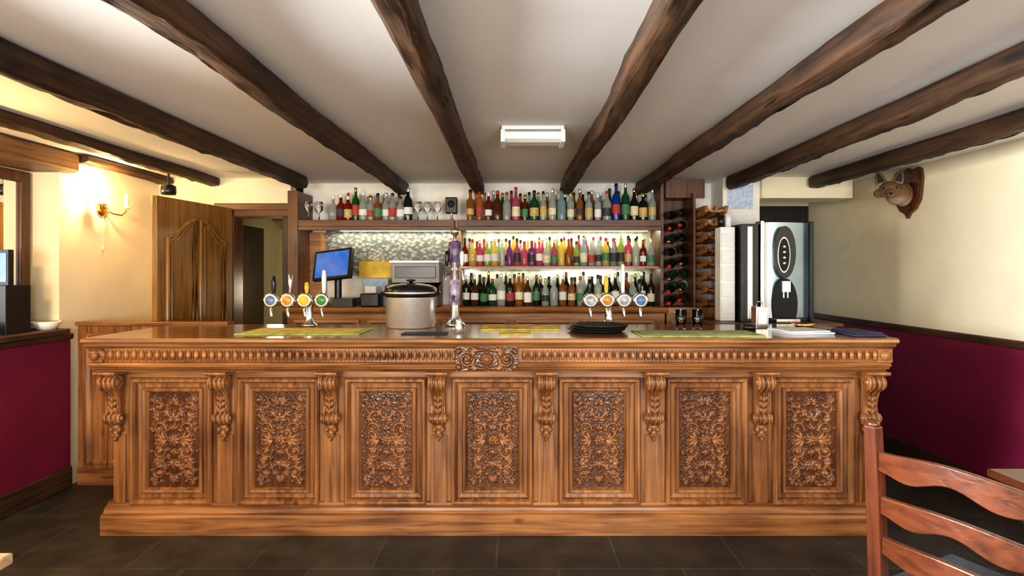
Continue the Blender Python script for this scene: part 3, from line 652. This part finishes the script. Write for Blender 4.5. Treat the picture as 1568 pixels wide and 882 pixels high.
# ---------------------------------------------------------------- fox head
fx=empty('mounted_fox_head'); fx.location=(3.1,4.52,2.12)
b=MB('shield'); poly=[]
cy,cz=4.52,2.10
for (u,v_) in ((-.15,.17),(-.12,.19),(-.06,.175),(0,.2),(.06,.175),(.12,.19),(.15,.17),(.165,.1),(.15,.0),(.14,-.06),(.09,-.13),(.03,-.16),(0,-.20),(-.03,-.16),(-.09,-.13),(-.14,-.06),(-.15,.0),(-.165,.1)): poly.append((cy+u,cz+v_))
b.prism(poly,3.075,3.098,DARKZ); poly2=[(cy+(p[0]-cy)*.87,cz+(p[1]-cz)*.87) for p in poly]; b.prism(poly2,3.066,3.076,CHAIRW); par(b.build(bevel=.004),fx)
b=MB('head'); C=Vector((2.88,4.43,2.12)); fd=Vector((-.48,-.85,-.22)).normalized()
R=fd.to_track_quat('Y','Z').to_matrix()
def hp(x,y,z): return tuple(C+R@Vector((x,y,z)))
b.ell((3.03,4.50,2.09),(.06,.085,.095),FUR,20); b.ell((2.96,4.46,2.09),(.085,.08,.088),FUR,20)
b.ell(hp(0,0,0),(.072,.085,.062),FUR,24,R); b.ell(hp(0,.02,-.02),(.078,.05,.042),FUR,20,R)
for s_ in (-1,1): b.ell(hp(s_*.066,-.005,-.028),(.042,.038,.035),FUR,14,R)
b.ell(hp(0,.09,-.018),(.034,.06,.03),FUR,18,R); b.ell(hp(0,.135,-.024),(.022,.045,.02),FUR,16,R); b.ell(hp(0,.10,-.042),(.022,.055,.012),FUR,14,R)
ho=b.build(fixn=False,origin=(2.88,4.43,2.05)); md=ho.modifiers.new('rm','REMESH'); md.mode='VOXEL'; md.voxel_size=.006; md.use_smooth_shade=True
sm=ho.modifiers.new('s','SMOOTH'); sm.factor=.6; sm.iterations=6; par(ho,fx)
b=MB('ears')
for s_ in (-1,1):
    M=Matrix.Translation(Vector(hp(s_*.050,-.02,.042)))@R.to_4x4()@Matrix.Rotation(s_*.28,4,'Y')
    b.M=M; vs=[];K=12
    prof=[(.036,0),(.040,.02),(.030,.06),(.012,.095),(0,.105)]
    for rr_,h in prof:
        for k in range(K): a=2*PI*k/K; vs.append((rr_*math.cos(a),rr_*.45*math.sin(a)-h*.15,h))
    fs=[(i*K+k,i*K+(k+1)%K,(i+1)*K+(k+1)%K,(i+1)*K+k) for i in range(len(prof)-1) for k in range(K)]
    b.add(vs,fs,FUR,True)
    b.add([(-.024,.020,.014),(.024,.020,.014),(.016,.010,.055),(0,.000,.088),(-.016,.010,.055)],[(0,1,2,3,4)],BLACKM)
b.M=Matrix.Identity(4); par(b.build(),fx)
b=MB('face'); b.ell(hp(0,.178,-.016),(.012,.011,.010),BLACK,12)
for s_ in (-1,1): b.ell(hp(s_*.040,.062,.016),(.011,.010,.010),BLACK,12)
b.tube([hp(-.02,.12,-.034),hp(0,.172,-.034),hp(.02,.12,-.034)],.003,BLACKM,6); par(b.build(fixn=False),fx)
# ---------------------------------------------------------------- foreground chair
b=MB('dining_chair'); CX=1.15; Y0,Y1=1.38,1.86
b.M=Matrix.Translation((CX+.01,Y1,0))@Matrix.Rotation(.43,4,'Z')@Matrix.Translation((-CX-.01,-Y1,0))
def post(x,y,z0,z1,lean,r=.022):
    n=10; vs=[];fs=[]
    for i in range(n+1):
        t=i/n; z=z0+(z1-z0)*t; xx=x-lean*max(0,(z-.45))**1.3; rr_=r*(1-.15*max(0,t-.8)*5*.6)
        vs+=[(xx-rr_,y-rr_,z),(xx+rr_,y-rr_,z),(xx+rr_,y+rr_,z),(xx-rr_,y+rr_,z)]
    for i in range(n):
        for k in range(4): fs.append((i*4+k,i*4+(k+1)%4,i*4+4+(k+1)%4,i*4+4+k))
    fs+=[(0,1,2,3),tuple(range(n*4,n*4+4))]; b.add(vs,fs,CHAIRW)
for y in (Y0,Y1):
    post(CX+.03,y,0,.985,.06); post(CX+.43,y,0,.43,0,.02)
    b.ell((CX+.03-.06*.535**1.3,y,.99),(.021,.021,.016),CHAIRW,12)
def slat(zc,h,arch,x):
    n=24; poly=[];lo=[]
    for i in range(n+1):
        t=i/n; y=Y0+.015+(Y1-Y0-.03)*t; s_=math.sin(PI*t)
        up=zc+h/2+arch*s_**1.5; dn=zc-h/2+arch*1.1*s_**1.5+.012*math.cos(4*PI*t)-.012
        poly.append((y,up)); lo.append((y,dn))
    for i in range(n):
        t0=i/n;t1=(i+1)/n; c0=-.03*math.sin(PI*t0);c1=-.03*math.sin(PI*t1)
        (ya,ua),(yb,ub)=poly[i],poly[i+1]; (_,la),(_,lb)=lo[i],lo[i+1]
        vs=[(x+c0-.011,ya,la),(x+c1-.011,yb,lb),(x+c1-.011,yb,ub),(x+c0-.011,ya,ua),(x+c0+.011,ya,la),(x+c1+.011,yb,lb),(x+c1+.011,yb,ub),(x+c0+.011,ya,ua)]
        fs=[(0,1,2,3),(4,7,6,5),(0,4,5,1),(3,2,6,7)]; b.add(vs,fs,CHAIRY)
for zc,h,ar in ((.875,.06,.022),(.735,.055,.018),(.605,.055,.015)): slat(zc,h,ar,CX+.03-.06*(zc-.45)**1.3)
b.box(CX+.01,CX+.45,Y0-.02,Y1+.02,.40,.44,CHAIRW); b.prism([(CX+.03,Y0+.0),(CX+.45,Y0-.01),(CX+.45,Y1+.01),(CX+.03,Y1)],.44,.475,LEATHER,'xy')
for y in (Y0,Y1): b.box(CX+.03,CX+.43,y-.01,y+.01,.18,.205,CHAIRY)
b.box(CX+.2,CX+.22,Y0,Y1,.18,.2,CHAIRY); b.build(bevel=.004,fixn=False)
b=MB('dining_table'); b.box(1.80,2.9,1.1,2.2,.70,.73,CHAIRY); b.box(1.86,2.84,1.16,2.14,.62,.70,CHAIRY)
for x in (1.9,2.8):
    for y in (1.2,2.1): b.lathe([(.03,0),(.025,.1),(.04,.3),(.03,.5),(.04,.62)],(x,y,0),CHAIRW,16)
b.build(bevel=.006)
b=MB('pub_table'); b.box(-2.3,-1.345,.7,1.54,.70,.73,LIGHTW); b.box(-2.24,-1.4,.76,1.48,.62,.70,LIGHTW)
for x in (-2.2,-1.44):
    for y in (.8,1.44): b.box(x-.03,x+.03,y-.03,y+.03,0,.62,LIGHTW)
b.build(bevel=.005)
# ---------------------------------------------------------------- lights
def area(name,loc,rot,sx,sy,p,col,spread=PI):
    l=bpy.data.lights.new(name,'AREA'); l.shape='RECTANGLE'; l.size=sx; l.size_y=sy; l.energy=p; l.color=col; l.spread=spread
    o=bpy.data.objects.new(name,l); sc.collection.objects.link(o); o.location=loc; o.rotation_euler=rot; return o
def point(name,loc,p,col,r=.04):
    l=bpy.data.lights.new(name,'POINT'); l.energy=p; l.color=col; l.shadow_soft_size=r
    o=bpy.data.objects.new(name,l); sc.collection.objects.link(o); o.location=loc; return o
area('window_light_1',(-1.55,YB+.02,1.42),(PI/2+.12,0,0),1.6,1.15,155,(1,.96,.88))
area('window_light_2',(1.55,YB+.02,1.42),(PI/2+.12,0,0),1.6,1.15,155,(.92,.95,1))
area('window_light_3',(-3.16,1.2,1.6),(PI/2,0,-PI/2),1.6,.95,85,(.90,.95,1),1.0)
point('sconce_or_fill_light',(-2.95,4.16,2.06),14,(1,.68,.30),.03)
point('sconce_or_fill_light',(-2.80,2.45,1.95),28,(1,.66,.24),.05)  # added fill beside an unseen sconce, warms the left ceiling
point('sconce_or_fill_light',(-2.80,-.4,1.95),26,(1,.70,.30),.05)  # added warm ceiling fill, unseen behind the camera
area('shelf_strip_light_1',(-1.1,5.22,1.85),(-.2,0,0),1.1,.04,4,(1,.88,.6))
area('shelf_strip_light_2',(.38,5.22,1.85),(-.2,0,0),1.6,.04,7,(1,.92,.68))
area('shelf_strip_light_3',(.38,5.24,1.505),(-.3,0,0),1.6,.03,3,(1,.94,.75))
point('hall_light',(-2.3,5.7,1.3),9,(1,.87,.65),.15)
wd=bpy.data.worlds.new('World'); sc.world=wd; wd.use_nodes=True; wd.node_tree.nodes['Background'].inputs[0].default_value=(.75,.88,1,1); wd.node_tree.nodes['Background'].inputs[1].default_value=1.2
# ---------------------------------------------------------------- camera
cam=bpy.data.cameras.new('camera'); co=bpy.data.objects.new('camera',cam); sc.collection.objects.link(co)
co.location=(0,0,1.48); co.rotation_euler=(PI/2,0,0); cam.sensor_width=36; cam.lens=880/1568*36
cam.shift_x=-6/1568; cam.shift_y=-24/1568; cam.clip_start=.02
sc.camera=co
sc.view_settings.view_transform='Standard'; sc.view_settings.exposure=0.05
try: sc.view_settings.look='Medium High Contrast'
except Exception: sc.view_settings.look='None'
